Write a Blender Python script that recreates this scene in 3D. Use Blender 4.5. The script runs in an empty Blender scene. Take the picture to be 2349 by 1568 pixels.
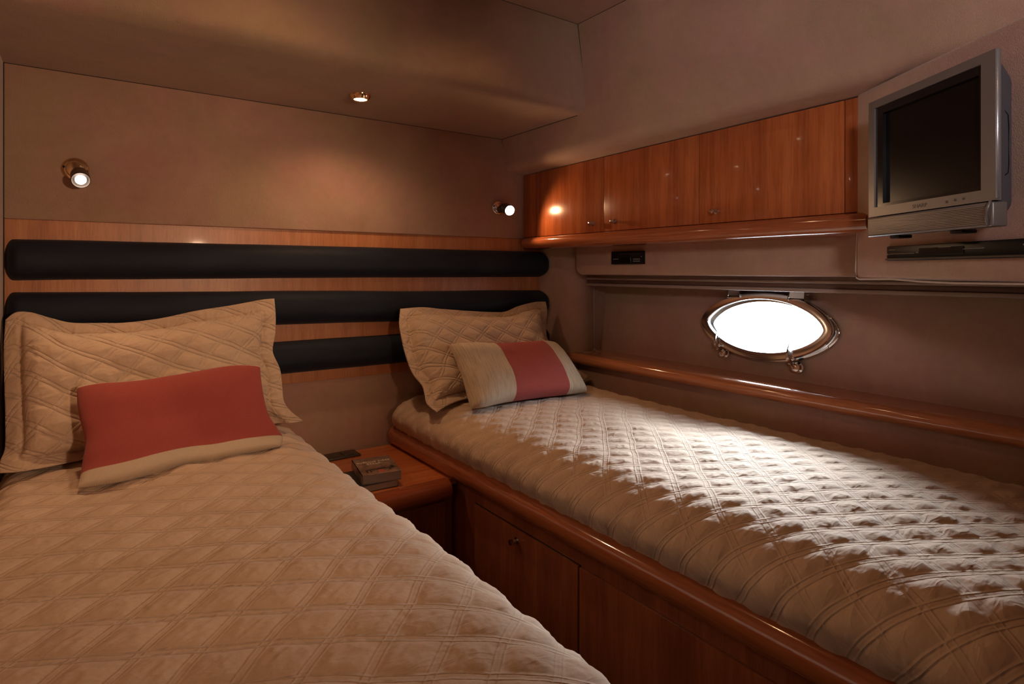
import bpy, bmesh, math, random
import numpy as np
from mathutils import Vector, Matrix
random.seed(4)
H = 1.12            # eye height above the cabin floor; all heights below are measured from the eye
S = bpy.context.scene
C = S.collection

# ------------------------------------------------------------------ camera, world, light, exposure
FPX = 1370.0
cam_d = bpy.data.cameras.new('camera'); cam = bpy.data.objects.new('camera', cam_d); C.objects.link(cam)
cam_d.sensor_width = 36.0; cam_d.lens = 36.0 * FPX / 2349.0
cam_d.shift_y = -163.0 / 2349.0
cam_d.clip_start = 0.02
cam.location = (0, 0, H)
cam.rotation_euler = (math.radians(90), 0, -math.atan2(974, 1370))
S.camera = cam
S.view_settings.view_transform = 'Standard'
S.view_settings.look = 'None'
S.view_settings.gamma = 1
S.view_settings.use_curve_mapping = False
S.view_settings.exposure = 0.0
try:
    S.cycles.max_bounces = 6; S.cycles.diffuse_bounces = 4; S.cycles.glossy_bounces = 3; S.cycles.adaptive_threshold = .025
    S.cycles.sample_clamp_indirect = 4.0
    S.cycles.caustics_reflective = False; S.cycles.caustics_refractive = False
except Exception:
    pass

w = bpy.data.worlds.new('world'); S.world = w; w.use_nodes = True
nt = w.node_tree; nt.nodes.clear()
_o = nt.nodes.new('ShaderNodeOutputWorld'); _b = nt.nodes.new('ShaderNodeBackground')
_t = nt.nodes.new('ShaderNodeTexCoord'); _s = nt.nodes.new('ShaderNodeSeparateXYZ'); _r = nt.nodes.new('ShaderNodeValToRGB')
_m = nt.nodes.new('ShaderNodeMapRange'); _m.inputs[1].default_value = -1; _m.inputs[2].default_value = 1
nt.links.new(_t.outputs['Generated'], _s.inputs[0]); nt.links.new(_s.outputs['Z'], _m.inputs[0]); nt.links.new(_m.outputs[0], _r.inputs[0])
# dark water, pale horizon, bright low sky; higher up the boat's own overhanging side hides the sky
_el = _r.color_ramp.elements; _el[0].position = .38; _el[0].color = (.04, .042, .045, 1); _el[1].position = 1.0; _el[1].color = (.12, .15, .20, 1)
for _p, _c in ((.46, (.10, .105, .11)), (.597, (.11, .115, .13)), (.625, (.84, .90, 1.0)), (.740, (.80, .88, 1.0)), (.785, (.14, .16, .20))):
    _e = _el.new(_p); _e.color = _c + (1,)
_y = nt.nodes.new('ShaderNodeMapRange'); _y.inputs[1].default_value = -.22; _y.inputs[2].default_value = .55; _y.inputs[3].default_value = 75; _y.inputs[4].default_value = 520
nt.links.new(_s.outputs['Y'], _y.inputs[0]); nt.links.new(_y.outputs[0], _b.inputs[1])          # the sky is brighter towards the bow
nt.links.new(_r.outputs[0], _b.inputs[0])
nt.links.new(_b.outputs[0], _o.inputs[0])

def light(name, kind, loc, power, color, size=.02, aim=None, angle=None, blend=.5, sy=None, portal=False):
    d = bpy.data.lights.new(name, kind); o = bpy.data.objects.new(name, d); C.objects.link(o)
    o.location = (loc[0], loc[1], loc[2] + H); d.energy = power; d.color = color
    if kind == 'AREA':
        d.shape = 'RECTANGLE'; d.size = size; d.size_y = sy or size
        if portal: d.cycles.is_portal = True
    else:
        d.shadow_soft_size = size
    if kind == 'SPOT':
        d.spot_size = math.radians(angle); d.spot_blend = blend
    if aim is not None:
        o.rotation_euler = Vector(aim).to_track_quat('-Z', 'Y').to_euler()
    return o

WARM = (1.0, .565, .275)
light('porthole_daylight_portal', 'AREA', (1.93, 1.13, -.18), 1, (1, 1, 1), .50, (-1, 0, -.05), sy=.26, portal=True)
light('soffit_downlight_lamp', 'SPOT', (.692, 1.787, .520), 6.8, (1, .60, .32), .018, (0, 0, -1), 150, 1.0)
light('added_end_wall_fill', 'SPOT', (.62, -.50, .14), 66, (1, .66, .42), .05, (-.68, 2.5, -.10), 58, 1.0)  # unseen spot added behind the camera to fill the headboard wall
DOWN = [(.31, 1.29), (.92, 1.26), (.35, .15), (.95, .15)]  # front pair inferred from the soffit glow; pair near camera unseen, added for fill
for (dx, dy), DP in zip(DOWN, (2.2, 1.3, 1.0, .3)):
    light('ceiling_downlight_lamp', 'SPOT', (dx, dy, .815), DP, (1, .51, .225), .022, (0, 0, -1), 140, .7)
light('left_reading_lamp_bulb', 'SPOT', (-.0125, 1.962, .236), 5.5, (1, .62, .34), .012, (.10, -.75, -.62), 120, .9)
light('right_reading_lamp_bulb', 'SPOT', (1.4068, 2.0068, .2516), 6.0, WARM, .010, (-.15, -.90, -.30), 150, .5)
light('added_headliner_fill', 'SPOT', (-.06, -.45, .42), 44, (1, .88, .86), .09, (1.5, 1.0, .20), 60, .9)  # added spot out of view, brightens the headliner and the television's side

# ------------------------------------------------------------------ node helpers and materials
class NT:
    def __init__(s, name):
        s.m = bpy.data.materials.new(name); s.m.use_nodes = True; s.t = s.m.node_tree
        s.b = s.t.nodes['Principled BSDF']; s.out = s.t.nodes['Material Output']
        s.co = s.t.nodes.new('ShaderNodeTexCoord')
    def n(s, typ, **kw):
        x = s.t.nodes.new(typ)
        for k, v in kw.items(): setattr(x, k, v)
        return x
    def l(s, a, b): s.t.links.new(a, b)
    def mapping(s, scale, rot=(0, 0, 0), src='Object'):
        m = s.n('ShaderNodeMapping'); m.inputs['Scale'].default_value = scale; m.inputs['Rotation'].default_value = rot
        s.l(s.co.outputs[src], m.inputs[0]); return m.outputs[0]
    def noise(s, vec, scale, detail=3, rough=.55, dist=0):
        x = s.n('ShaderNodeTexNoise'); x.inputs['Scale'].default_value = scale; x.inputs['Detail'].default_value = detail
        x.inputs['Roughness'].default_value = rough; x.inputs['Distortion'].default_value = dist
        if vec is not None: s.l(vec, x.inputs['Vector'])
        return x.outputs['Fac']
    def ramp(s, fac, stops, interp='LINEAR'):
        r = s.n('ShaderNodeValToRGB'); r.color_ramp.interpolation = interp
        e = r.color_ramp.elements
        e[0].position, e[0].color = stops[0][0], tuple(stops[0][1]) + (1,)
        e[1].position, e[1].color = stops[-1][0], tuple(stops[-1][1]) + (1,)
        for p, c in stops[1:-1]:
            k = e.new(p); k.color = tuple(c) + (1,)
        s.l(fac, r.inputs[0]); return r.outputs[0]
    def mix(s, fac, a, b, mode='MIX'):
        x = s.n('ShaderNodeMix', data_type='RGBA', blend_type=mode)
        if isinstance(fac, (int, float)): x.inputs[0].default_value = fac
        else: s.l(fac, x.inputs[0])
        for v, i in ((a, 6), (b, 7)):
            if isinstance(v, tuple): x.inputs[i].default_value = v + (1,)
            else: s.l(v, x.inputs[i])
        return x.outputs[2]
    def bump(s, h, dist, strength=1.0, prev=None):
        b = s.n('ShaderNodeBump'); b.inputs['Distance'].default_value = dist; b.inputs['Strength'].default_value = strength
        s.l(h, b.inputs['Height'])
        if prev is not None: s.l(prev, b.inputs['Normal'])
        return b.outputs[0]
    def set(s, color=None, rough=None, metal=None, normal=None, **kw):
        B = s.b.inputs
        if color is not None:
            if isinstance(color, tuple): B['Base Color'].default_value = color + (1,)
            else: s.l(color, B['Base Color'])
        if rough is not None:
            if isinstance(rough, (int, float)): B['Roughness'].default_value = rough
            else: s.l(rough, B['Roughness'])
        if metal is not None: B['Metallic'].default_value = metal
        if normal is not None: s.l(normal, B['Normal'])
        for k, v in kw.items(): B[k.replace('_', ' ')].default_value = v
        return s.m

def suede(name, dark, light_, rough=.8, brushed=0):
    t = NT(name)
    v = t.mapping((1, 1, 1))
    a = t.noise(v, 2.6, 5, .6, .5)
    c1 = t.ramp(a, [(.28, dark), (.72, light_)])
    b = t.noise(v, 4.2, 4, .62, .4)
    red = t.ramp(b, [(.36, (.93, 1.06, .86)), (.64, (1.07, .92, 1.0))])
    c2 = t.mix(.6, c1, red, 'MULTIPLY')
    f = t.noise(t.mapping((1, 1, 1)), 40, 4, .7)
    c3 = t.mix(.35, c2, t.ramp(f, [(.3, (.86, .86, .86)), (.7, (1.1, 1.1, 1.1))]), 'MULTIPLY')
    vo = t.n('ShaderNodeTexVoronoi', feature='F1'); vo.inputs['Scale'].default_value = 420
    t.l(t.co.outputs['Object'], vo.inputs['Vector'])
    n1 = t.bump(vo.outputs['Distance'], -.0014, .45)
    n2 = t.bump(t.noise(v, 28, 3), .004, .25, n1)
    return t.set(c3, rough, normal=n2, Sheen_Weight=.25, Sheen_Roughness=.5, Specular_IOR_Level=.3)

def wood(name, c1, c2, c3, grain='Z', rough=.18, coat=.5, scale=1.0):
    t = NT(name)
    sc = {'Z': (9, 9, .55), 'Y': (9, .5, 9), 'X': (.5, 9, 9)}[grain]
    sc = tuple(k * scale for k in sc)
    v = t.mapping(sc)
    a = t.noise(v, 1.6, 5, .6, .8)
    col = t.ramp(a, [(.30, c1), (.5, c2), (.72, c3)])
    v2 = t.mapping(tuple(k * 9 for k in sc))
    f = t.noise(v2, 1.8, 3, .7)
    col = t.mix(.55, col, t.ramp(f, [(.36, (.72, .66, .62)), (.56, (1.08, 1.08, 1.08))]), 'MULTIPLY')
    vb = t.mapping({'Z': (2.2, 2.2, .25), 'Y': (2.2, .3, 2.2), 'X': (.3, 2.2, 2.2)}[grain])
    bl = t.noise(vb, 1.5, 2)
    col = t.mix(.5, col, t.ramp(bl, [(.3, (.82, .80, .80)), (.7, (1.16, 1.18, 1.2))]), 'MULTIPLY')
    n = t.bump(t.noise(t.mapping((1, 1, 1)), 9, 2), .003, .02)
    return t.set(col, rough, normal=n, Coat_Weight=coat, Coat_Roughness=.06, Specular_IOR_Level=.45)

def plain(name, col, rough=.5, metal=0, **kw):
    t = NT(name); v = t.mapping((1, 1, 1))
    f = t.noise(v, 35, 3)
    c = t.mix(.25, tuple(col), t.ramp(f, [(.3, (.85, .85, .85)), (.7, (1.12, 1.12, 1.12))]), 'MULTIPLY')
    return t.set(c, rough, metal, **kw)

def emit(name, col, strength):
    m = bpy.data.materials.new(name); m.use_nodes = True; t = m.node_tree; t.nodes.clear()
    e = t.nodes.new('ShaderNodeEmission'); o = t.nodes.new('ShaderNodeOutputMaterial')
    e.inputs[0].default_value = tuple(col) + (1,); e.inputs[1].default_value = strength
    t.links.new(e.outputs[0], o.inputs[0]); return m

def linen(name, angs=(-31, 47), pitch=(.074, .074), gap=.0105):
    t = NT(name); v = t.mapping((1, 1, 1))
    def mth(op, *a):
        x = t.n('ShaderNodeMath', operation=op)
        for i, k in enumerate(a):
            if isinstance(k, (int, float)): x.inputs[i].default_value = k
            else: t.l(k, x.inputs[i])
        return x.outputs[0]
    sep = t.n('ShaderNodeSeparateXYZ'); t.l(t.co.outputs['UV'], sep.inputs[0])
    groove = None; thread = None
    for a, pi_, wt in zip(angs, pitch, (1.0, .55)):
        r_ = math.radians(a)
        d = mth('DIVIDE', mth('ADD', mth('MULTIPLY', sep.outputs[0], -math.sin(r_)), mth('MULTIPLY', sep.outputs[1], math.cos(r_))), pi_)
        m_ = mth('MULTIPLY', mth('ABSOLUTE', mth('SUBTRACT', mth('FRACT', mth('ADD', d, 100.0)), .5)), pi_)
        e = mth('ABSOLUTE', mth('SUBTRACT', m_, gap / 2))
        g = mth('ADD', mth('MULTIPLY', mth('SMOOTH_MIN', mth('DIVIDE', e, .0028), 1.0, .35), wt), 1 - wt)
        th = mth('LESS_THAN', e, .00045)
        groove = g if groove is None else mth('MULTIPLY', groove, g)
        thread = th if thread is None else mth('MAXIMUM', thread, th)
    c = t.ramp(t.noise(v, 6, 4, .6), [(.3, (.53, .375, .26)), (.7, (.62, .45, .32))])
    c = t.mix(.4, c, t.ramp(t.noise(v, 220, 2, .7), [(.3, (.86, .85, .84)), (.7, (1.06, 1.06, 1.06))]), 'MULTIPLY')
    c = t.mix(mth('MULTIPLY', thread, .35), c, (.72, .60, .47))
    w0 = t.noise(t.mapping((1, 2.4, 1), (0, 0, .6)), 17, 2.5, .5, .45)
    rg = mth('ABSOLUTE', mth('SUBTRACT', w0, .5))
    n0 = t.bump(rg, -.014, .42)
    n1 = t.bump(t.noise(v, 60, 3, .5, .3), .0030, .28, n0)
    n2 = t.bump(groove, .0022, .9, n1)
    n3 = t.bump(t.noise(v, 900, 2, .6), .0005, .35, n2)
    return t.set(c, .9, normal=n3, Sheen_Weight=.15, Specular_IOR_Level=.15)

def weave(name, ca, cb, scale=230.0, ang=40, slub=False):
    t = NT(name)
    mp = t.n('ShaderNodeMapping'); mp.inputs['Rotation'].default_value = (0, 0, math.radians(ang))
    t.l(t.co.outputs['UV'], mp.inputs[0])
    wv = t.n('ShaderNodeTexWave', wave_type='BANDS', bands_direction='X'); wv.inputs['Scale'].default_value = scale / 6.28 * 2
    wv.inputs['Distortion'].default_value = 1.2; wv.inputs['Detail'].default_value = 1; wv.inputs['Detail Scale'].default_value = 3
    t.l(mp.outputs[0], wv.inputs[0])
    c = t.mix(wv.outputs['Fac'], ca, cb)
    if slub:
        m2 = t.mapping((120, 7, 1), src='UV'); f = t.noise(m2, 2, 3, .7)
        c = t.mix(.6, c, t.ramp(f, [(.38, (.70, .66, .60)), (.55, (1.06, 1.06, 1.06))]), 'MULTIPLY')
    n1 = t.bump(wv.outputs['Fac'], .0012, .5)
    n2 = t.bump(t.noise(t.mapping((1, 1, 1)), 30, 3), .004, .3, n1)
    return t.set(c, .92, normal=n2, Sheen_Weight=.15, Specular_IOR_Level=.12)

def banded(name, axis, lo, hi, slub=False):
    t = NT(name); sep = t.n('ShaderNodeSeparateXYZ'); t.l(t.co.outputs['UV'], sep.inputs[0])
    mp = t.n('ShaderNodeMapping'); mp.inputs['Rotation'].default_value = (0, 0, math.radians(40)); t.l(t.co.outputs['UV'], mp.inputs[0])
    wv = t.n('ShaderNodeTexWave', wave_type='BANDS', bands_direction='X'); wv.inputs['Scale'].default_value = 105
    wv.inputs['Distortion'].default_value = 1.2; wv.inputs['Detail'].default_value = 1; wv.inputs['Detail Scale'].default_value = 3
    t.l(mp.outputs[0], wv.inputs[0])
    red = t.mix(wv.outputs['Fac'], (.29, .050, .042), (.42, .095, .078)); crm = t.mix(wv.outputs['Fac'], (.47, .36, .25), (.62, .49, .36))
    if slub:
        f = t.noise(t.mapping((120, 7, 1), src='UV'), 2, 3, .7)
        crm = t.mix(.6, crm, t.ramp(f, [(.38, (.70, .66, .60)), (.55, (1.06, 1.06, 1.06))]), 'MULTIPLY')
    band = t.ramp(sep.outputs[axis], [(0, (0, 0, 0)), (lo, (1, 1, 1)), (hi, (0, 0, 0))], 'CONSTANT')
    c = t.mix(band, crm, red)
    n1 = t.bump(wv.outputs['Fac'], .0010, .4); n2 = t.bump(t.noise(t.mapping((1, 1, 1)), 26, 3), .005, .35, n1)
    return t.set(c, .92, normal=n2, Sheen_Weight=.12, Specular_IOR_Level=.12)

def velvet(name):
    t = NT(name); v = t.mapping((.5, 1, 2.2))
    c = t.ramp(t.noise(v, 5, 5, .65, .6), [(.3, (.0075, .0088, .0150)), (.7, (.0155, .0200, .0350))])
    n = t.bump(t.noise(t.mapping((1, 1, 1)), 60, 4), .003, .3)
    return t.set(c, .62, normal=n, Sheen_Weight=.07, Sheen_Roughness=.45, Specular_IOR_Level=.20)

M = {}
M['suede'] = suede('tan_suede', (.36, .215, .158), (.49, .315, .238))
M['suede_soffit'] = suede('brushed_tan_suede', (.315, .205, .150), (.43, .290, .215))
M['cherry'] = wood('varnished_cherry', (.30, .072, .022), (.43, .118, .035), (.54, .165, .052), 'Z', .22, .4)
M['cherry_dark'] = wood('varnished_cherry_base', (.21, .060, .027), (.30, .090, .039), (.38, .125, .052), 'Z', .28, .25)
M['nosing'] = wood('varnished_cherry_nosing', (.31, .088, .032), (.38, .112, .042), (.45, .140, .054), 'Y', .13, .7)
M['nosing_x'] = wood('varnished_cherry_nosing_cross', (.265, .062, .022), (.325, .080, .028), (.39, .105, .038), 'X', .13, .7)
M['ledge'] = wood('varnished_light_cherry_ledge', (.40, .145, .062), (.48, .180, .080), (.56, .225, .105), 'Y', .14, .6)
M['table'] = wood('cherry_table_top', (.46, .125, .040), (.56, .165, .055), (.64, .205, .07), 'X', .22, .4)
M['anigre'] = wood('figured_orange_veneer', (.38, .135, .048), (.48, .185, .072), (.56, .24, .10), 'Z', .38, .1, 1.8)
M['velvet'] = velvet('navy_suede')
M['linen'] = linen('quilted_linen')
M['linen_fine'] = linen('finely_quilted_linen', pitch=(.054, .070))
M['red'] = weave('brick_red_weave', (.24, .036, .027), (.37, .072, .052))
M['cream'] = weave('cream_weave', (.50, .38, .25), (.68, .54, .38))
M['slub'] = weave('cream_slub_weave', (.50, .40, .28), (.66, .54, .40), 260, 0, True)
M['chrome'] = plain('polished_chrome', (.72, .71, .70), .13, 1)
M['gold'] = plain('polished_brass', (.86, .60, .34), .14, 1)
M['lampbody'] = plain('bronze_brown_lacquer', (.10, .065, .045), .38, .3)
M['black'] = plain('black_plastic', (.007, .007, .0075), .34, Specular_IOR_Level=.25)
M['blackgloss'] = plain('black_gloss', (.008, .008, .009), .16)
M['screen'] = plain('dark_screen', (.005, .004, .004), .22, Specular_IOR_Level=.30)
M['silver'] = plain('silver_plastic', (.20, .18, .17), .36, .35)
M['grey'] = plain('grey_blue_plastic', (.085, .10, .135), .5)
M['greymark'] = plain('grey_print', (.22, .21, .20), .5)
M['darkprint'] = plain('dark_print', (.07, .06, .055), .5)
M['brownplastic'] = plain('brown_grey_plastic', (.045, .032, .022), .4)
M['blind'] = plain('beige_blind_rail', (.36, .27, .225), .45)
M['blindfab'] = wood('brown_blind_slats', (.10, .055, .040), (.13, .072, .050), (.16, .090, .062), 'Y', .5, 0)
M['gap'] = plain('dark_gap', (.006, .004, .003), .8)
M['floor'] = plain('dark_carpet', (.08, .055, .04), .95)
M['cord'] = plain('pale_cord', (.55, .45, .38), .7)
M['paper'] = plain('page_edges', (.30, .22, .17), .8)
M['bulb'] = emit('glowing_bulb', (1, .86, .66), 60)
M['bulbwhite'] = emit('glowing_white_lens', (1, .97, .92), 14)
M['lens'] = emit('glowing_downlight_lens', (1, .80, .50), 22)

def glass_mat():
    m = bpy.data.materials.new('window_glass'); m.use_nodes = True; t = m.node_tree; t.nodes.clear()
    o = t.nodes.new('ShaderNodeOutputMaterial'); a = t.nodes.new('ShaderNodeBsdfTransparent'); g = t.nodes.new('ShaderNodeBsdfGlossy')
    a.inputs[0].default_value = (.95, .98, .98, 1); g.inputs['Roughness'].default_value = .03
    x = t.nodes.new('ShaderNodeMixShader'); x.inputs[0].default_value = .06
    t.links.new(a.outputs[0], x.inputs[1]); t.links.new(g.outputs[0], x.inputs[2]); t.links.new(x.outputs[0], o.inputs[0])
    return m
M['glass'] = glass_mat()

# ------------------------------------------------------------------ object helpers
WL = {}
def thing(name, label, cat, loc=(0, 0, 0), group=None):
    o = bpy.data.objects.new(name, None); C.objects.link(o); o.empty_display_size = .02
    o.location = (loc[0], loc[1], loc[2] + H); WL[o] = Vector(loc)
    o['label'] = label; o['category'] = cat
    if group: o['group'] = group
    return o

def link(name, me, mats, parent=None, smooth=True):
    """me is in eye-height coordinates; its origin is moved to its parent's place or its own base."""
    co = np.empty(len(me.vertices) * 3, np.float32); me.vertices.foreach_get('co', co); co = co.reshape(-1, 3)
    lo, hi = co.min(0), co.max(0)
    if parent is None: org = Vector(((lo[0] + hi[0]) / 2, (lo[1] + hi[1]) / 2, lo[2]))
    else: org = Vector(((lo + hi) / 2).tolist())
    co -= np.array(org, np.float32); me.vertices.foreach_set('co', co.ravel())
    me.update()
    if not isinstance(mats, (list, tuple)): mats = [mats]
    for m in mats: me.materials.append(m)
    if smooth: me.polygons.foreach_set('use_smooth', [True] * len(me.polygons))
    o = bpy.data.objects.new(name, me); C.objects.link(o); WL[o] = org
    if parent is None: o.location = (org.x, org.y, org.z + H)
    else: o.parent = parent; o.location = org - WL[parent]
    return o

class MB:
    """collects shapes into one mesh"""
    def __init__(s): s.bm = bmesh.new(); s.mi = 0
    def _add(s, verts, faces):
        vs = [s.bm.verts.new(v) for v in verts]
        for f in faces:
            try:
                fc = s.bm.faces.new([vs[i] for i in f]); fc.material_index = s.mi
            except ValueError: pass
        return vs
    def box(s, a, b, bev=0, seg=2, T=None):
        x0, y0, z0 = [min(p, q) for p, q in zip(a, b)]; x1, y1, z1 = [max(p, q) for p, q in zip(a, b)]
        t = bmesh.new(); bmesh.ops.create_cube(t, size=1)
        for v in t.verts: v.co = Vector(((x0 + x1) / 2 + v.co.x * (x1 - x0), (y0 + y1) / 2 + v.co.y * (y1 - y0), (z0 + z1) / 2 + v.co.z * (z1 - z0)))
        if bev: bmesh.ops.bevel(t, geom=list(t.edges), offset=bev, segments=seg, profile=.5, affect='EDGES')
        s.merge(t, T); return s
    def merge(s, t, T=None):
        t.verts.index_update()
        vs = [(T @ v.co if T is not None else v.co.copy()) for v in t.verts]
        s._add(vs, [[v.index for v in f.verts] for f in t.faces]); t.free()
    def extrude(s, prof, axis, a, b, cap=True):
        """prof: closed outline in the plane across axis ('X': (y,z), 'Y': (x,z), 'Z': (x,y))"""
        def P(p, k): return {'X': (k, p[0], p[1]), 'Y': (p[0], k, p[1]), 'Z': (p[0], p[1], k)}[axis]
        n = len(prof); vs = [P(p, a) for p in prof] + [P(p, b) for p in prof]
        fs = [(i, (i + 1) % n, n + (i + 1) % n, n + i) for i in range(n)]
        if cap: fs += [tuple(range(n))[::-1], tuple(range(n, 2 * n))]
        s._add(vs, fs); return s
    def lathe(s, prof, loc, axis, n=24):
        """prof: list of (radius, distance along axis)"""
        ax = Vector(axis).normalized(); q = ax.to_track_quat('Z', 'Y'); loc = Vector(loc)
        vs = []; fs = []
        for r, h in prof:
            for i in range(n):
                a = 2 * math.pi * i / n; vs.append(loc + q @ Vector((r * math.cos(a), r * math.sin(a), h)))
        for j in range(len(prof) - 1):
            for i in range(n): fs.append((j * n + i, j * n + (i + 1) % n, (j + 1) * n + (i + 1) % n, (j + 1) * n + i))
        fs.append(tuple(range(n))[::-1]); fs.append(tuple(range((len(prof) - 1) * n, len(prof) * n)))
        s._add(vs, fs); return s
    def tube(s, pts, r, n=8, closed=False):
        pts = [Vector(p) for p in pts]; m = len(pts); vs = []; fs = []
        up = Vector((0, 0, 1))
        for i, p in enumerate(pts):
            a = pts[(i - 1) % m] if (closed or i) else p; b = pts[(i + 1) % m] if (closed or i < m - 1) else p
            d = (b - a).normalized(); u = d.cross(up)
            if u.length < 1e-3: u = d.cross(Vector((1, 0, 0)))
            u.normalize(); v = d.cross(u)
            rr = r[i] if isinstance(r, (list, tuple)) else r
            for k in range(n):
                t = 2 * math.pi * k / n; vs.append(p + (u * math.cos(t) + v * math.sin(t)) * rr)
        for i in range(m if closed else m - 1):
            j = (i + 1) % m
            for k in range(n): fs.append((i * n + k, i * n + (k + 1) % n, j * n + (k + 1) % n, j * n + k))
        if not closed: fs += [tuple(range(n))[::-1], tuple(range((m - 1) * n, m * n))]
        s._add(vs, fs); return s
    def build(s, name, mats, parent=None, smooth=False, angle=None):
        bmesh.ops.recalc_face_normals(s.bm, faces=list(s.bm.faces))
        me = bpy.data.meshes.new(name)
        if angle:
            for e in s.bm.edges:
                if len(e.link_faces) == 2 and e.calc_face_angle(0) > math.radians(angle): e.smooth = False
            smooth = True
        s.bm.to_mesh(me); s.bm.free()
        return link(name, me, mats, parent, smooth)

def grid_mesh(name, V, uv=None, extra=None, matidx=None, closed_back=None):
    """V: (n,m,3) array. closed_back: second (n,m,3) array joined along the border."""
    n, m, _ = V.shape
    idx = np.arange(n * m).reshape(n, m)
    q = np.stack([idx[:-1, :-1], idx[1:, :-1], idx[1:, 1:], idx[:-1, 1:]], -1).reshape(-1, 4)
    vs = V.reshape(-1, 3); quads = q; uvv = uv.reshape(-1, 2) if uv is not None else None
    mat = matidx.reshape(-1) if matidx is not None else np.zeros(len(q), int)
    if closed_back is not None:
        vs = np.concatenate([vs, closed_back.reshape(-1, 3)])
        if uvv is not None: uvv = np.concatenate([uvv, uvv])
        loop = np.concatenate([idx[:, 0], idx[-1, 1:], idx[-2::-1, -1], idx[0, -2:0:-1]])
        nx = np.roll(loop, -1)
        rim = np.stack([loop, loop + n * m, nx + n * m, nx], -1)
        jm = np.zeros(len(rim), int)
        if matidx is not None:
            r = np.clip(loop // m, 0, n - 2); c_ = np.clip(loop % m, 0, m - 2); jm = matidx[r, c_]
        quads = np.concatenate([q, q[:, ::-1] + n * m, rim]); mat = np.concatenate([mat, mat, jm])
    me = bpy.data.meshes.new(name)
    me.vertices.add(len(vs)); me.vertices.foreach_set('co', vs.astype(np.float32).ravel())
    me.loops.add(quads.size); me.loops.foreach_set('vertex_index', quads.astype(np.int32).ravel())
    me.polygons.add(len(quads)); me.polygons.foreach_set('loop_start', np.arange(0, quads.size, 4, dtype=np.int32))
    me.polygons.foreach_set('material_index', mat.astype(np.int32))
    if uvv is not None:
        L = me.uv_layers.new(name='UVMap'); L.data.foreach_set('uv', uvv[quads.ravel()].astype(np.float32).ravel())
    me.update(calc_edges=True); me.validate()
    return me

# ------------------------------------------------------------------ numpy noise and quilting
def vnoise(x, y, seed):
    xi = np.floor(x).astype(np.int64); yi = np.floor(y).astype(np.int64); fx = x - xi; fy = y - yi
    def h(a, b):
        k = (a * 374761393 + b * 668265263 + seed * 144664937) & 0xffffffff
        k = ((k ^ (k >> 13)) * 1274126177) & 0xffffffff; k ^= k >> 16
        return (k & 0xffff) / 65535.0
    u = fx * fx * fx * (fx * (fx * 6 - 15) + 10); v = fy * fy * fy * (fy * (fy * 6 - 15) + 10)
    return (h(xi, yi) * (1 - u) + h(xi + 1, yi) * u) * (1 - v) + (h(xi, yi + 1) * (1 - u) + h(xi + 1, yi + 1) * u) * v
def fbm(x, y, seed, o=3):
    s = 0; a = .5
    for i in range(o): s = s + a * vnoise(x * 2 ** i + 17 * i, y * 2 ** i - 9 * i, seed + i); a *= .5
    return s / (1 - .5 ** o)
def ridge(x, y, seed, o=3):
    s = 0; a = .5
    for i in range(o): s = s + a * (1 - np.abs(2 * vnoise(x * 2 ** i + 5 * i, y * 2 ** i + 3 * i, seed + i) - 1)) ** 2; a *= .5
    return s / (1 - .5 ** o)

def quilt(P, Q, seed=1, amp=.0055, pitch=(.074, .074), gap=.0105, angs=(-31, 47), wr=.0042):
    wx = (fbm(P * 7, Q * 7, seed + 50) - .5) * .016; wy = (fbm(P * 7, Q * 7, seed + 80) - .5) * .016
    fine = (fbm(P * 45, Q * 45, seed + 90) - .5) * .0025
    puff = np.ones_like(P); inner = np.ones_like(P)
    global LAST_UV
    LAST_UV = np.stack([P + wx, Q + wy], -1)
    for a, pi_ in zip(angs, pitch):
        t = math.radians(a); d = (P + wx) * -math.sin(t) + (Q + wy) * math.cos(t) + fine
        m = np.abs(((d / pi_) % 1) - .5) * pi_
        e = np.abs(m - gap / 2)
        p = 1 - np.exp(-(e / .0050) ** 1.1)
        puff = puff * p
        inner = inner * (1 - np.exp(-(np.maximum(m - gap / 2, 0) / .010) ** 1.5))
    # creases pulled between the stitch lines
    a0 = math.radians(18 + 10 * (seed % 3)); X = P * math.cos(a0) + Q * math.sin(a0); Y = -P * math.sin(a0) + Q * math.cos(a0)
    cr = ridge(X * 22 + 2 * fbm(P * 12, Q * 12, seed + 7), Y * 70, seed + 3, 2)
    cr2 = ridge(P * 34 + 3, Q * 22, seed + 13, 2)
    return amp * puff * (.45 + .55 * inner) + wr * inner * (cr * .65 + cr2 * .35) + .0010 * (1 - inner) * fbm(P * 130, Q * 130, seed + 21, 2)

def resample(path, step):
    p = np.array(path, float); d = np.r_[0, np.cumsum(np.hypot(*(p[1:] - p[:-1]).T))]
    n = max(int(d[-1] / step), 2) + 1; a = np.linspace(0, d[-1], n)
    return a, np.stack([np.interp(a, d, p[:, 0]), np.interp(a, d, p[:, 1])], -1)
def arc(cx, cz, a, b, t0, t1, n=24):
    return [(cx + a * math.cos(math.radians(t0 + (t1 - t0) * i / n)), cz + b * math.sin(math.radians(t0 + (t1 - t0) * i / n))) for i in range(n + 1)]

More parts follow.
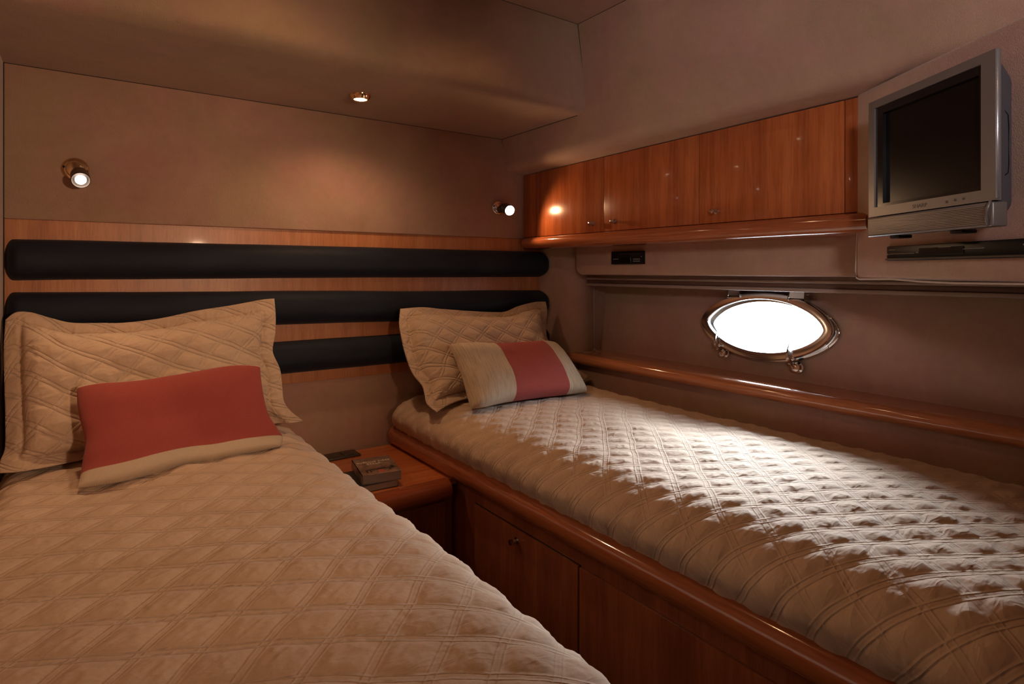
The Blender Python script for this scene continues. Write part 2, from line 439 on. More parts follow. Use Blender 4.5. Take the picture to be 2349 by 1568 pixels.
def bedspread(name, section, x_anchor, ys, yhead, yfoot, rh, rf, seed, xc, mat, step=.0027, sag=None, plan_r=.1, amp=.0055, wr=.0042, pitch=(.074, .074)):
    a, s = resample(section, step)
    # smooth section
    k = np.ones(9) / 9
    sx = np.convolve(np.pad(s[:, 0], 4, mode='edge'), k, 'valid'); sz = np.convolve(np.pad(s[:, 1], 4, mode='edge'), k, 'valid')
    a = a - np.interp(x_anchor, np.maximum.accumulate(sx), a)          # arc coordinate equals x on the flat top
    a = a + x_anchor
    Y = np.array(ys); A, YY = np.meshgrid(a, Y, indexing='ij')
    X = np.repeat(sx[:, None], len(Y), 1); Z = np.repeat(sz[:, None], len(Y), 1)
    ztop = sz.max()
    th = np.clip((rh - (yhead - YY)) / rh, 0, 1); tf = np.clip((rf - (YY - yfoot)) / rf, 0, 1)
    e = (1 - np.sqrt(np.clip(1 - th ** 2, 0, 1))) * rh + (1 - np.sqrt(np.clip(1 - tf ** 2, 0, 1))) * (rf * .7)
    Z = Z - e * np.clip((Z - sz.min()) / (ztop - sz.min()), 0, 1)
    e2 = (1 - np.sqrt(np.clip(1 - th ** 2, 0, 1))) * .03 + (1 - np.sqrt(np.clip(1 - tf ** 2, 0, 1))) * plan_r
    X = X + np.sign(xc - X) * e2 * np.clip(np.abs(X - xc) / .35, 0, 1)
    big = (fbm(X * 3.2, YY * 3.2, seed + 200, 2) - .5) * .016
    Z = Z + big * np.clip((Z - sz.min()) / (ztop - sz.min()), 0, 1) ** 2
    if sag is not None: Z = Z + sag(X, YY)
    V = np.stack([X, YY, Z], -1)
    du = np.gradient(V, axis=0); dv = np.gradient(V, axis=1)
    N = np.cross(du, dv); N /= np.linalg.norm(N, axis=-1, keepdims=True) + 1e-9
    N *= np.sign(N[N.shape[0] // 2, N.shape[1] // 2, 2])
    hgt = quilt(A, YY, seed, amp, wr=wr, pitch=pitch)
    V = V + N * hgt[..., None]
    uv = LAST_UV
    me = grid_mesh(name, V, uv)
    return link(name, me, mat)

def catmull(pts, t):
    p = np.array(pts, float); n = len(p)
    d = np.r_[0, np.cumsum(np.linalg.norm(p[1:] - p[:-1], axis=1))]; d /= d[-1]
    i = np.clip(np.searchsorted(d, t, 'right') - 1, 0, n - 2); u = (t - d[i]) / (d[i + 1] - d[i])
    p0 = p[np.maximum(i - 1, 0)]; p1 = p[i]; p2 = p[i + 1]; p3 = p[np.minimum(i + 2, n - 1)]; u = u[:, None]
    return .5 * (2 * p1 + (p2 - p0) * u + (2 * p0 - 5 * p1 + 4 * p2 - p3) * u ** 2 + (3 * p1 - p0 - 3 * p2 + p3) * u ** 3)

def pillow(name, top, bottom, left, right, T, Tb, mats, flange=0.0, ns=240, nt_=170, seed=1, quilted=True, zones=None, size=(.66, .46), p=3.0, q=.62, angs=(-31, 47), parent=None, amp=.0035):
    s = np.linspace(0, 1, ns); t = np.linspace(0, 1, nt_)
    B = catmull(bottom, s); Tp = catmull(top, s); L = catmull(left, t); R = catmull(right, t)
    c00, c10, c01, c11 = B[0], B[-1], Tp[0], Tp[-1]
    L = L + (c00 - L[0]) * (1 - t)[:, None] + (c01 - L[-1]) * t[:, None]
    R = R + (c10 - R[0]) * (1 - t)[:, None] + (c11 - R[-1]) * t[:, None]
    SS, TT = np.meshgrid(s, t, indexing='ij'); S_ = SS[..., None]; T_ = TT[..., None]
    V = (1 - T_) * B[:, None] + T_ * Tp[:, None] + (1 - S_) * L[None] + S_ * R[None] - ((1 - S_) * (1 - T_) * c00 + S_ * (1 - T_) * c10 + (1 - S_) * T_ * c01 + S_ * T_ * c11)
    n = np.cross(((c10 - c00) + (c11 - c01)) / 2, ((c01 - c00) + (c11 - c10)) / 2); n /= np.linalg.norm(n)
    if n[1] > 0: n = -n
    W_, H_ = size
    fx, fy = (flange / (W_ / 2), flange / (H_ / 2)) if flange else (0, 0)
    a = np.abs(2 * SS - 1) / (1 - fx); b = np.abs(2 * TT - 1) / (1 - fy)
    f = np.where((a < 1) & (b < 1), (np.clip(1 - a ** p, 0, 1) * np.clip(1 - b ** p, 0, 1)) ** q, 0)
    P, Q = SS * W_, TT * H_
    det = 0
    if quilted:
        det = quilt(P, Q, seed, amp, angs=angs, wr=.0032, pitch=(.054, .070))
        edge = np.clip(1 - np.maximum(a, b), -1, 1)
        seam = np.exp(-((np.maximum(a, b) - 1) / .018) ** 2) * .004
        rad = np.clip(1 - np.abs(np.maximum(a, b) - 1) / .22, 0, 1)
        puck = rad * (ridge(P * 55, Q * 18, seed + 5, 2) * (b > a) + 0) + rad * (ridge(P * 18, Q * 55, seed + 6, 2) * (a >= b))
        mask = np.where(np.maximum(a, b) > 1, .6, 1)
        det = det * mask + puck * .006 - seam
        det = det * np.clip((np.minimum(np.minimum(SS, 1 - SS) * W_, np.minimum(TT, 1 - TT) * H_)) / .004, .2, 1)
    else:
        rad = np.clip(1 - np.minimum(1 - a, 1 - b) / .25, 0, 1)
        det = (fbm(P * 9, Q * 9, seed, 2) - .5) * .010 * f + rad * f * ridge(P * 30, Q * 30, seed + 2, 2) * .003
    lump = (fbm(P * 6, Q * 6, seed + 40, 2) - .5) * .02 * f
    fr = (.002 + T * f + lump)[..., None] * n + np.asarray(det)[..., None] * n
    bk = -(.002 + Tb * f)[..., None] * n
    mi = np.zeros((ns - 1, nt_ - 1), int)
    if zones is not None: mi = zones((SS[:-1, :-1] + SS[1:, 1:]) / 2, (TT[:-1, :-1] + TT[1:, 1:]) / 2)
    me = grid_mesh(name, V + fr, (LAST_UV if quilted else np.stack([P, Q], -1)), matidx=mi, closed_back=V + bk)
    return link(name, me, mats, parent)

def tag(o, label, cat, group=None):
    o['label'] = label; o['category'] = cat
    if group: o['group'] = group
    return o
def struct(o): o['kind'] = 'structure'; return o

def textmesh(name, txt, size, mat, parent, org, ax, up, depth=.0004, width=None, sx=1.0):
    """lettering lying in the plane of ax (reading direction) and up, its left baseline at org"""
    cu = bpy.data.curves.new(name, 'FONT'); cu.body = txt; cu.size = size; cu.extrude = depth
    to = bpy.data.objects.new(name, cu); C.objects.link(to)
    dg = bpy.context.evaluated_depsgraph_get(); dg.update()
    me = bpy.data.meshes.new_from_object(to.evaluated_get(dg)); bpy.data.objects.remove(to); bpy.data.curves.remove(cu)
    co = np.array([v.co[:] for v in me.vertices]); wd = co[:, 0].max() - co[:, 0].min()
    k = (width / wd) if width else sx
    ax = Vector(ax).normalized(); up = Vector(up).normalized(); n = ax.cross(up)
    for v in me.vertices:
        x, y, z = v.co; v.co = Vector(org) + ax * (x - co[:, 0].min()) * k + up * y + n * z
    me.materials.clear()
    return link(name, me, mat, parent, False)

# ================================================================== THE CABIN SHELL
XL = -.180; YB = 2.05; YR = -1.0; ZF = -H; ZC = .841
m = MB(); m.box((XL - .05, YR - .05, ZF - .05), (2.2, 2.2, ZF)); struct(m.build('floor', M['floor']))
m = MB(); m.box((XL - .05, YR - .05, ZC), (2.2, 2.2, ZC + .08))
struct(m.build('ceiling', M['suede']))
m = MB(); m.box((XL - .06, YR, ZF), (XL, 2.2, ZC)); struct(m.build('wall_left', M['suede']))
m = MB(); m.box((XL - .05, YR - .06, ZF), (2.2, YR, ZC)); struct(m.build('wall_rear', M['suede']))
# back wall: upholstered upper panel standing a little proud, lower part behind the beds
m = MB(); m.box((XL, YB, .138), (2.1, YB + .10, ZC), .004, 2); m.box((XL, YB + .0165, ZF), (2.1, YB + .10, .138))
struct(m.build('wall_back', M['suede'], angle=30))

# dropped soffit over the headboard
YS = 1.53; r = .045
prof = [(YB + .05, .547)] + [(YS + r + r * math.cos(math.radians(a)), .547 + r + r * math.sin(math.radians(a))) for a in range(270, 179, -9)] + [(YS, ZC + .01), (YB + .05, ZC + .01)]
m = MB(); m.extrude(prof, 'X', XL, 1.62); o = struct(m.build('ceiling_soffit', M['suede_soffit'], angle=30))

# side headliner: leans, rolls under above the cabinets
def headliner_profile():
    p = [(1.362, ZC + .01), (1.403, .560), (1.418, .470)]
    p += [(1.418 + .045 * (1 - math.cos(math.radians(a))) , .470 - .042 * math.sin(math.radians(a))) for a in range(10, 91, 10)]
    p += [(1.515, .422), (1.56, .423), (1.70, .423), (1.70, ZC + .01)]
    return p
m = MB(); pr = headliner_profile(); ys = np.linspace(YB + .02, YR, 20)
for j in range(len(ys) - 1): pass
n = len(pr); vs = []; fs = []
for y in ys:
    k = (YB - y) / (YB - .70)
    for (x, z) in pr: vs.append((x, y, z + (-.016 + .016 * min(k, 1.3) if z < .5 else 0)))
for j in range(len(ys) - 1):
    for i in range(n - 1): fs.append((j * n + i, j * n + i + 1, (j + 1) * n + i + 1, (j + 1) * n + i))
m._add(vs, fs); struct(m.build('wall_right_upper', M['suede'], angle=40))

# hull wall with the porthole opening. local frame of the window
HB = Vector((1.8375, 1.128, -.184))                       # window centre on the inner face of the hull
A_ = Vector((-.030, -1, 0)).normalized()                # along the hull, towards the camera
B_ = Vector((.150, 0, 1)); B_ = (B_ - A_ * B_.dot(A_)).normalized()
N_ = A_.cross(B_); N_ = N_ if N_.x < 0 else -N_           # into the cabin
def HW(a, b, c=0): return HB + A_ * a + B_ * b + N_ * c
def lens(a, b, n=96, p=1.22):
    out = []
    for i in range(n):
        t = 2 * math.pi * i / n; c, s = math.cos(t), math.sin(t)
        # pointed ellipse with softly rounded tips
        x = a * math.copysign(abs(c) ** (2 / 2.0), c); y = b * math.copysign(abs(s) ** p, s)
        out.append((x, y))
    return out
m = MB(); N1 = 96; ln = lens(.212, .090, N1, 1.3)
rect = []
for i in range(N1):
    t = 2 * math.pi * i / N1; c, s = math.cos(t), math.sin(t)
    a0, a1, b0, b1 = -.86, 2.20, -.26, .34
    k = min((a1 if c > 0 else -a0) / max(abs(c), 1e-6), (b1 if s > 0 else -b0) / max(abs(s), 1e-6)); rect.append((c * k, s * k))
vs = [HW(*p) for p in ln] + [HW(*p) for p in rect] + [HW(p[0], p[1], -.06) for p in ln]
fs = []
for i in range(N1):
    j = (i + 1) % N1
    fs += [(i, j, N1 + j, N1 + i), (2 * N1 + i, 2 * N1 + j, j, i)]
m._add(vs, fs)
# fill the corners left by the ray-cast rectangle
def corner(ca, cb):
    best = sorted(range(N1), key=lambda i: (rect[i][0] - ca) ** 2 + (rect[i][1] - cb) ** 2)[:2]
    m._add([HW(*rect[best[0]]), HW(*rect[best[1]]), HW(ca, cb)], [(0, 1, 2)])
for ca in (-.86, 2.20):
    for cb in (-.26, .34): corner(ca, cb)
struct(m.build('wall_right', M['suede'], smooth=False))
# outer skin so that no daylight leaks round the edges
m = MB()
m.box((2.02, YR, ZF), (2.10, .80, ZC)); m.box((2.02, 1.46, ZF), (2.10, 2.2, ZC)); m.box((2.02, .80, .02), (2.10, 1.46, ZC)); m.box((2.02, .80, ZF), (2.10, 1.46, -.38))
m.box((1.60, YR, .40), (2.10, 2.2, .46)); m.box((1.75, YR, -.52), (2.10, 2.2, -.42))
struct(m.build('wall_right_outer', M['suede']))
# window tunnel between hull and skin
m = MB()
m.box((1.90, .78, .0), (2.06, 1.48, .02)); m.box((1.90, .78, -.38), (2.06, 1.48, -.36)); m.box((1.90, .78, -.38), (2.06, .80, .02)); m.box((1.90, 1.46, -.38), (2.06, 1.48, .02))
struct(m.build('trim_4', M['gap']))

# upholstered corner post and end of the window recess
plan = [(1.595, 2.066), (1.62, 2.058), (1.64, 2.035), (1.652, 1.995), (1.664, 1.955), (1.682, 1.925), (1.708, 1.905), (1.735, 1.897), (1.762, 1.900), (1.785, 1.909), (1.80, 1.915), (1.95, 1.925), (1.95, 2.07)]
m = MB(); m.extrude(plan, 'Z', -.60, .41); struct(m.build('trim_1', M['suede'], angle=60))
for nm, pts in (('trim_6', [(XL, YB, .5465), (1.405, YB, .5465)]), ('trim_7', [(XL + .001, YB, .546), (XL + .001, YB, -.47)]),
                ('trim_8', [(1.405, YB, .5465), (1.4045, YS + .05, .5465)]), ('trim_9', [(1.362, YS, ZC), (1.400, YS, .60)]),
                ('trim_10', [(XL, YS, ZC), (1.363, YS, ZC)]), ('trim_11', [(1.3635, YS, ZC), (1.3635, -.6, ZC)]), ('trim_12', [(1.405, YB, .546), (1.418, YB, .470), (1.430, YB, .445), (1.455, YB, .425)])):
    m = MB(); m.tube(pts, .0012, 6); struct(m.build(nm, M['gap']))
# lower upholstered side panel between ledge and mattress
m = MB(); m.box((1.700, YR, -.62), (1.76, 1.97, -.375), .006, 2); struct(m.build('trim_2', M['suede'], angle=30))
# padded fascia below the lockers, its lower edge rolled and its left end rounded
def fascia():
    m = MB(); y1, y0 = 1.857, .30; z1, z0 = .12, -.016; rr = .035
    yy = [y1 - rr + rr * math.sin(math.radians(a)) for a in range(90, -1, -10)]
    out = [(y1, z1)] + [(y1 - rr + rr * math.cos(math.radians(a)), z0 + rr + rr * math.sin(math.radians(a))) for a in range(0, -91, -9)] + [(y0, z0), (y0, z1)]
    t = bmesh.new(); vs = [t.verts.new((1.640, p[0], p[1])) for p in out]; f = t.faces.new(vs)
    ex = bmesh.ops.extrude_face_region(t, geom=[f]); 
    for v in [g for g in ex['geom'] if isinstance(g, bmesh.types.BMVert)]: v.co.x += .075
    ed = [e for e in t.edges if abs(e.verts[0].co.x - 1.640) < 1e-5 and abs(e.verts[1].co.x - 1.640) < 1e-5]
    bmesh.ops.bevel(t, geom=ed, offset=.012, segments=4, profile=.5, affect='EDGES')
    m.merge(t); return m
struct(fascia().build('trim_3', M['suede'], angle=50))

# angled upholstered panel that carries the television
P0 = Vector((1.513, .692, 0)); DR = Vector((-.5407, -.8412, 0)); NR = Vector((-.8412, .5407, 0))
def TV(s, z, c=0): return P0 + DR * s + NR * c + Vector((0, 0, z))
TVM = Matrix((( DR.x, 0, NR.x, P0.x), (DR.y, 0, NR.y, P0.y), (0, 1, 0, 0), (0, 0, 0, 1)))   # (s, z, c) -> world
m = MB(); m.box((-.004, -.019, -.06), (1.35, .427, 0), .009, 3, T=TVM); struct(m.build('wall_angled', M['suede'], angle=40))
m = MB(); m.tube([TV(0, .42, -.004), TV(-.002, .10, -.003), TV(-.010, .0, -.003), TV(-.006, -.016, -.003), TV(.006, -.020, -.003), TV(.12, -.018, -.003), TV(.2, -.022, -.003), TV(.30, -.0235, -.003), TV(.45, -.022, -.003), TV(.9, -.022, -.003)], .0022, 6)
o = m.build('trim_5', M['cord'], smooth=True); struct(o)

# ================================================================== HEADBOARD
hb = thing('headboard', 'long orange veneer headboard with three navy padded rolls across the end wall', 'headboard', (.72, YB + .01, -.377))
m = MB(); m.box((-.179, YB + .008, -.377), (1.612, YB + .016, .138), .001, 1); m.build('wood_panel', M['anigre'], hb)
def roll(x0, x1, zc0, zc1, h, seed):
    ns, nt2 = 420, 40
    s = np.linspace(-1, 1, ns); t = np.linspace(-1, 1, nt2); t = np.sin(t * math.pi / 2)
    u = np.sign(s) * (1 - (1 - np.abs(s)) ** 1.6); SS, TT = np.meshgrid(u, t, indexing='ij')
    rr = h * .42
    k = rr * (1 - np.sqrt(np.clip(1 - np.clip((np.abs(TT) - .2) / .8, 0, 1) ** 2, 0, 1)))
    half = (x1 - x0) / 2; X = (x0 + x1) / 2 + SS * (half - np.where(SS > 0, k, k * .35))
    zc = zc0 + (zc1 - zc0) * (X - x0) / (x1 - x0)
    Z = zc + TT * h / 2
    ed = np.minimum((1 - np.abs(SS)) * half / .03, 1)
    inf = .046 * np.clip(1 - np.abs(TT) ** 2.4, 0, 1) ** .55 * np.clip(1 - (1 - ed) ** 2, 0, 1) ** .5
    Y = YB + .010 - inf + (fbm(X * 5, Z * 9, seed, 2) - .5) * .004 * (inf / .046)
    Z = Z + (fbm(X * 3 + 5, X * 0, seed + 3, 2) - .5) * .004
    V = np.stack([X, Y, Z], -1); Bk = V.copy(); Bk[..., 1] = YB + .012
    return link('padded_roll', grid_mesh('padded_roll', V, closed_back=Bk), M['velvet'], hb)
roll(-.176, 1.648, .030, .030, .110, 1)
roll(-.176, 1.648, -.113, -.141, .113, 2)
roll(-.176, 1.648, -.288, -.288, .108, 3)

# ================================================================== OVERHEAD LOCKERS
XC = 1.513
cb = thing('overhead_cabinet', 'varnished cherry overhead locker row with three flap doors above the right bed', 'cabinet', (XC, 1.36, .09))
m = MB(); m.box((XC + .022, .60, .10), (1.70, 2.045, .424)); m.build('carcass', M['gap'], cb)
def ztop(y): return .405 + (.418 - .405) * (1.961 - y) / (1.961 - .721)
def door(y1, y0, name, kn=None):
    m = MB(); t = bmesh.new(); bmesh.ops.create_cube(t, size=1)
    for v in t.verts:
        yy = y0 + .0012 if v.co.y < 0 else y1 - .0012
        v.co = Vector((XC if v.co.x < 0 else XC + .020, yy, .1415 if v.co.z < 0 else ztop(yy)))
    bmesh.ops.bevel(t, geom=list(t.edges), offset=.0015, segments=2, profile=.5, affect='EDGES')
    m.merge(t); d = m.build(name, M['cherry'], cb, angle=30)
    if kn:
        k = MB(); k.lathe([(.0085, 0), (.0085, .002), (.0045, .003), (.0040, .010), (.0075, .012), (.0085, .016), (.0070, .020), (.0035, .021), (.001, .0215)], (XC, kn[0], kn[1]), (-1, 0, 0), 20)
        k.build('knob', M['chrome'], d, angle=50)
    return d
door(2.046, 1.961, 'end_panel'); door(1.961, 1.559, 'door', (1.613, .174)); door(1.559, 1.148, 'door', (1.502, .174)); door(1.148, .721, 'door', (1.091, .175)); door(.721, .655, 'end_panel')
def nosing(x_in, x_out, zt, zb, n=10):
    """rounded wooden lip profile in x,z: bulges towards x_out"""
    zc = (zt + zb) / 2; b = (zt - zb) / 2; a = abs(x_in - x_out) * .8; xm = x_out + math.copysign(a, x_in - x_out); sg = 1 if x_in > x_out else -1
    return [(x_in, zt)] + [(xm - sg * a * math.cos(math.radians(t)) ** .8 if abs(t) < 90 else xm, zc + b * math.sin(math.radians(t))) for t in np.linspace(90, -90, 2 * n + 1)] + [(x_in, zb)]
m = MB(); pr = nosing(1.66, 1.482, .1400, .090)
pr = [(1.66, .140), (1.515, .140)] + [(1.515 - .030 * math.sin(math.radians(t)) ** .9, .1155 + .0245 * math.cos(math.radians(t))) for t in range(10, 171, 10)] + [(1.52, .090), (1.66, .090)]
n = len(pr); vs = []; fs = []
ysn = [2.047, 2.040] + [2.03, 2.01] + list(np.linspace(1.97, .66, 12))
for j, y in enumerate(ysn):
    sc = [.40, .62, .80, .95][j] if j < 4 else 1.0
    for (x, z) in pr: vs.append((1.515 + (x - 1.515) * (sc if x < 1.515 else 1), y, .115 + (z - .115) * (1 if j > 1 else .97)))
for j in range(len(ysn) - 1):
    for i in range(n): fs.append((j * n + i, j * n + (i + 1) % n, (j + 1) * n + (i + 1) % n, (j + 1) * n + i))
fs += [tuple(range(n)), tuple(range((len(ysn) - 1) * n, len(ysn) * n))[::-1]]
m._add(vs, fs); m.build('shelf_lip', M['nosing'], cb, angle=50)

# ================================================================== LEDGE BELOW THE PORTHOLE
pr = [(1.845, -.345), (1.690, -.345)] + [(1.690 - .034 * math.sin(math.radians(t)) ** .8, -.368 + .023 * math.cos(math.radians(t))) for t in range(10, 171, 10)] + [(1.70, -.391), (1.845, -.391)]
m = MB(); m.extrude(pr, 'Y', 2.03, -.6); tag(m.build('ledge', M['ledge'], angle=50), 'long varnished cherry ledge with a rounded lip running below the porthole', 'ledge')

# ================================================================== BLIND
bl = thing('window_blind', 'raised beige pleated blind with pull cord above the porthole', 'blind', (1.76, 1.1, -.062))
def rail(name, z0, z1, x0, x1, mat): 
    m = MB(); m.box((x0, .12, z0), (x1, 1.888, z1), .002, 2); return m.build(name, mat, bl, angle=30)
rail('head_rail', -.037, -.028, 1.728, 1.775, M['blind']); rail('folded_slats', -.052, -.037, 1.736, 1.770, M['blindfab']); rail('bottom_rail', -.063, -.052, 1.730, 1.774, M['blind'])
m = MB(); m.tube([(1.768, 1.882, -.06), (1.769, 1.882, -.20), (1.770, 1.882, -.337)], .0009, 6)
m.tube([(1.770, 1.882, -.333), (1.755, 1.875, -.3435), (1.735, 1.872, -.3438), (1.71, 1.885, -.3438)], .0009, 6)
m.tube([(1.770, 1.882, -.333), (1.776, 1.868, -.3435), (1.778, 1.848, -.3438)], .0009, 6)
m.build('pull_cord', M['cord'], bl, smooth=True)
m = MB(); m.lathe([(.004, 0), (.005, .002), (.005, .006), (.002, .009)], (1.770, 1.884, -.3445), (0, 0, 1), 12); m.build('cord_cleat', M['chrome'], bl, smooth=True)

# ================================================================== PORTHOLE (window_1)
wd = bpy.data.objects.new('window_1', None); C.objects.link(wd); wd.location = (HB.x, HB.y, HB.z + H); WL[wd] = HB.copy(); wd['kind'] = 'structure'
wd.empty_display_size = .02
def ring(outer, inner, prof, shift=(0, 0)):
    """prof: list of (k, c): k=0 on the outer outline, 1 on the inner; c = height above the hull"""
    m = MB(); n = len(outer); vs = []; fs = []
    for k, c in prof:
        for o_, i_ in zip(outer, inner): vs.append(HW(o_[0] + (i_[0] - o_[0]) * k + shift[0], o_[1] + (i_[1] - o_[1]) * k + shift[1], c))
    for j in range(len(prof) - 1):
        for i in range(n): fs.append((j * n + i, j * n + (i + 1) % n, (j + 1) * n + (i + 1) % n, (j + 1) * n + i))
    m._add(vs, fs); return m
out1 = lens(.238, .112, 128, 1.16); in1 = lens(.208, .087, 128, 1.27); out0 = lens(.242, .113, 128, 1.14); in0 = lens(.206, .085, 128, 1.27)
ring(out0, in0, [(-.02, 0), (-.01, .006), (.06, .010), (.4, .010), (1, .010), (1.0, -.05)], (.006, -.004)).build('outer_flange', M['chrome'], wd, angle=60)
ring(out1, in1, [(.03, .012), (.0, .016), (.0, .027), (.03, .0315), (.10, .0335), (.5, .0345), (.88, .034), (.97, .032), (1.0, .028), (1.02, .014), (1.0, .010)]).build('hinged_frame', M['chrome'], wd, angle=22)
m = MB(); vs = [HW(p[0] * 1.01, p[1] * 1.01, .020) for p in in1] + [HW(p[0] * 1.01, p[1] * 1.01, .014) for p in in1]; n = len(in1)
m._add(vs, [tuple(range(n)), tuple(range(n, 2 * n))[::-1]] + [(i, (i + 1) % n, n + (i + 1) % n, n + i) for i in range(n)]); m.build('glass_pane', M['glass'], wd)
for a0, a1 in ((-.132, -.084), (.092, .146)):
    m = MB(); t = bmesh.new(); bmesh.ops.create_cube(t, size=1)
    sgn = 1 if a0 > 0 else -1
    for v in t.verts:
        a = (a1 if v.co.x > 0 else a0); b = .118 if v.co.y > 0 else .090
        if v.co.y < 0: a += (.014 if (v.co.x > 0) == (sgn < 0) else 0) * sgn * -1 * 0
        v.co = HW(a, b, .036 if v.co.z > 0 else .004)
    bmesh.ops.bevel(t, geom=list(t.edges), offset=.004, segments=3, profile=.5, affect='EDGES'); m.merge(t)
    hg = m.build('hinge', M['chrome'], wd, angle=40)
    m = MB(); m.lathe([(.003, -.004), (.003, .004)], HW(a1 - .0, .108, .020), A_, 12); m.build('hinge_pin', M['chrome'], hg, angle=40)
for a, b in ((-.152, -.083), (.118, -.098)):
    m = MB()
    m.lathe([(.017, 0), (.018, .004), (.017, .010), (.010, .012), (.010, .020), (.0135, .022), (.0135, .027), (.006, .029)], HW(a + .012, b - .022, .004), N_, 24)
    m.lathe([(.0055, -.002), (.0065, .002), (.0055, .006)], HW(a - .014, b - .014, .020), A_, 14)
    lt = m.build('dog_latch', M['chrome'], wd, angle=50)
    m = MB(); vs = []
    pts = [(-.006, .055, .040, .0012), (-.0095, .030, .043, .0035), (-.012, .008, .044, .0075), (-.004, -.006, .042, .010), (.006, -.014, .036, .009)]
    for (pa, pb, pc, wv) in pts: vs += [HW(a + pa - wv * .3, b + pb, pc + .003), HW(a + pa + wv, b + pb, pc + .004), HW(a + pa + wv, b + pb, pc - .002), HW(a + pa - wv * .3, b + pb, pc - .002)]
    fs = [(4 * j + i, 4 * j + (i + 1) % 4, 4 * (j + 1) + (i + 1) % 4, 4 * (j + 1) + i) for j in range(4) for i in range(4)] + [(0, 1, 2, 3), (19, 18, 17, 16)]
    m._add(vs, fs)
    m.lathe([(.006, 0), (.007, .004), (.006, .012), (.003, .014)], HW(a + .008, b + .002, .032), N_, 16)
    m.build('latch_lever', M['chrome'], lt, angle=40)

# ================================================================== TELEVISION
tv = thing('television', 'small silver flat television mounted on the angled suede panel', 'television', TV(.33, .071, .04))
def fr(mb, s0, s1, z0, z1, c0, c1, bev=.0, seg=2): mb.box((s0, z0, c0), (s1, z1, c1), bev, seg, T=TVM)
m = MB(); fr(m, .262, .385, .12, .30, 0, .022, .003); m.build('wall_bracket', M['black'], tv, angle=30)
# housing tapering to the back
m = MB(); t = bmesh.new(); bmesh.ops.create_cube(t, size=1)
for v in t.verts:
    f_ = v.co.z > 0
    v.co = Vector(((.480 if f_ else .443) if v.co.x > 0 else (.180 if f_ else .21), (.349 if f_ else .330) if v.co.y > 0 else (.078 if f_ else .098), .0690 if f_ else .014))
bmesh.ops.bevel(t, geom=[e for e in t.edges if abs(e.verts[0].co.z - e.verts[1].co.z) > .01 or (e.verts[0].co.z < .02 and e.verts[1].co.z < .02)], offset=.020, segments=5, profile=.5, affect='EDGES')
m.merge(t, TVM); hs = m.build('housing', M['grey'], tv, angle=30)
m = MB(); m.tube([TV(.4705, .26, .056), TV(.4625, .255, .043), TV(.4605, .235, .040), TV(.4605, .175, .040), TV(.4625, .160, .043), TV(.4705, .155, .056)], .0012, 6); m.build('side_cover_seam', M['black'], hs, smooth=True)
def frame(s0, s1, z0, z1, S0, S1, Z0, Z1, c_out, c_in, back):
    m = MB(); o_ = [(s0, z0), (s1, z0), (s1, z1), (s0, z1)]; i_ = [(S0, Z0), (S1, Z0), (S1, Z1), (S0, Z1)]
    vs = [TV(a, b, back) for a, b in o_] + [TV(a, b, c_out) for a, b in o_] + [TV(a, b, c_out) for a, b in i_] + [TV(a, b, c_in) for a, b in i_] + [TV(a, b, back) for a, b in i_]
    fs = [(k * 4 + i, k * 4 + (i + 1) % 4, (k + 1) * 4 + (i + 1) % 4, (k + 1) * 4 + i) for k in range(4) for i in range(4)] + [(16 + i, 16 + (i + 1) % 4, (i + 1) % 4, i) for i in range(4)]
    m._add(vs, fs); bmesh.ops.bevel(m.bm, geom=[e for e in m.bm.edges if e.calc_face_angle(0) > 1 and all(min(abs((v.co - TV(a, b, c_out)).length) for a, b in o_) < 1e-4 or min(abs((v.co - TV(a, b, back)).length) for a, b in o_) < 1e-4 for v in e.verts)], offset=.004, segments=3, profile=.5, affect='EDGES')
    return m
bz = frame(.172, .486, .113, .3545, .190, .458, .132, .3385, .085, .080, .075).build('bezel', M['silver'], tv, angle=35)
frame(.190, .458, .132, .3385, .212, .450, .1385, .3235, .0815, .074, .072).build('screen_surround', M['blackgloss'], tv, angle=35)
m = MB(); fr(m, .211, .451, .137, .325, .070, .0745); m.build('screen', M['screen'], tv)
m = MB(); fr(m, .169, .482, .0715, .1115, .060, .086, .003, 3)
for k in range(11): fr(m, .176, .470, .0765 + k * .0028, .0781 + k * .0028, .085, .0876, 0)
sp = m.build('speaker_grille', M['silver'], tv, angle=35)
m = MB()
for i in range(10):
    pass
m.tube([TV(.480, .113, .088), TV(.476, .100, .0905), TV(.474, .085, .0900), TV(.474, .073, .086)], [.002, .003, .003, .002], 8); m.build('end_trim', M['silver'], sp, smooth=True)
M['edge'] = plain('painted_edge_highlight', (.60, .66, .75), .34, .8)  # pale bluish colour and tube stand in for the highlight along the bezel
m = MB(); m.tube([TV(.4855, .116, .0815), TV(.4855, .353, .0815)], .0032, 10); m.build('bezel_edge_highlight', M['edge'], tv, smooth=True)
textmesh('brand_lettering', 'SHARP', .0105, M['darkprint'], tv, TV(.302, .1185, .0851), DR, (0, 0, 1), .0003, .037)
for k, (s_, z_) in enumerate(((.386, .1215), (.405, .1223), (.423, .1228))):
    m = MB(); m.lathe([(.0022, 0), (.0022, .0012), (.001, .0016)], TV(s_, z_, .0848), NR, 12); m.build('button', M['darkprint'], tv, smooth=True)
    m = MB(); fr(m, s_ - .006, s_ + .006, z_ + .0050, z_ + .0058, .0848, .0852); m.build('button_legend', M['greymark'], tv)
for s_ in (.235, .392):
    m = MB(); fr(m, s_ - .014, s_ + .014, .0655, .0725, .046, .074, .002); m.build('foot', M['black'], tv, angle=30)

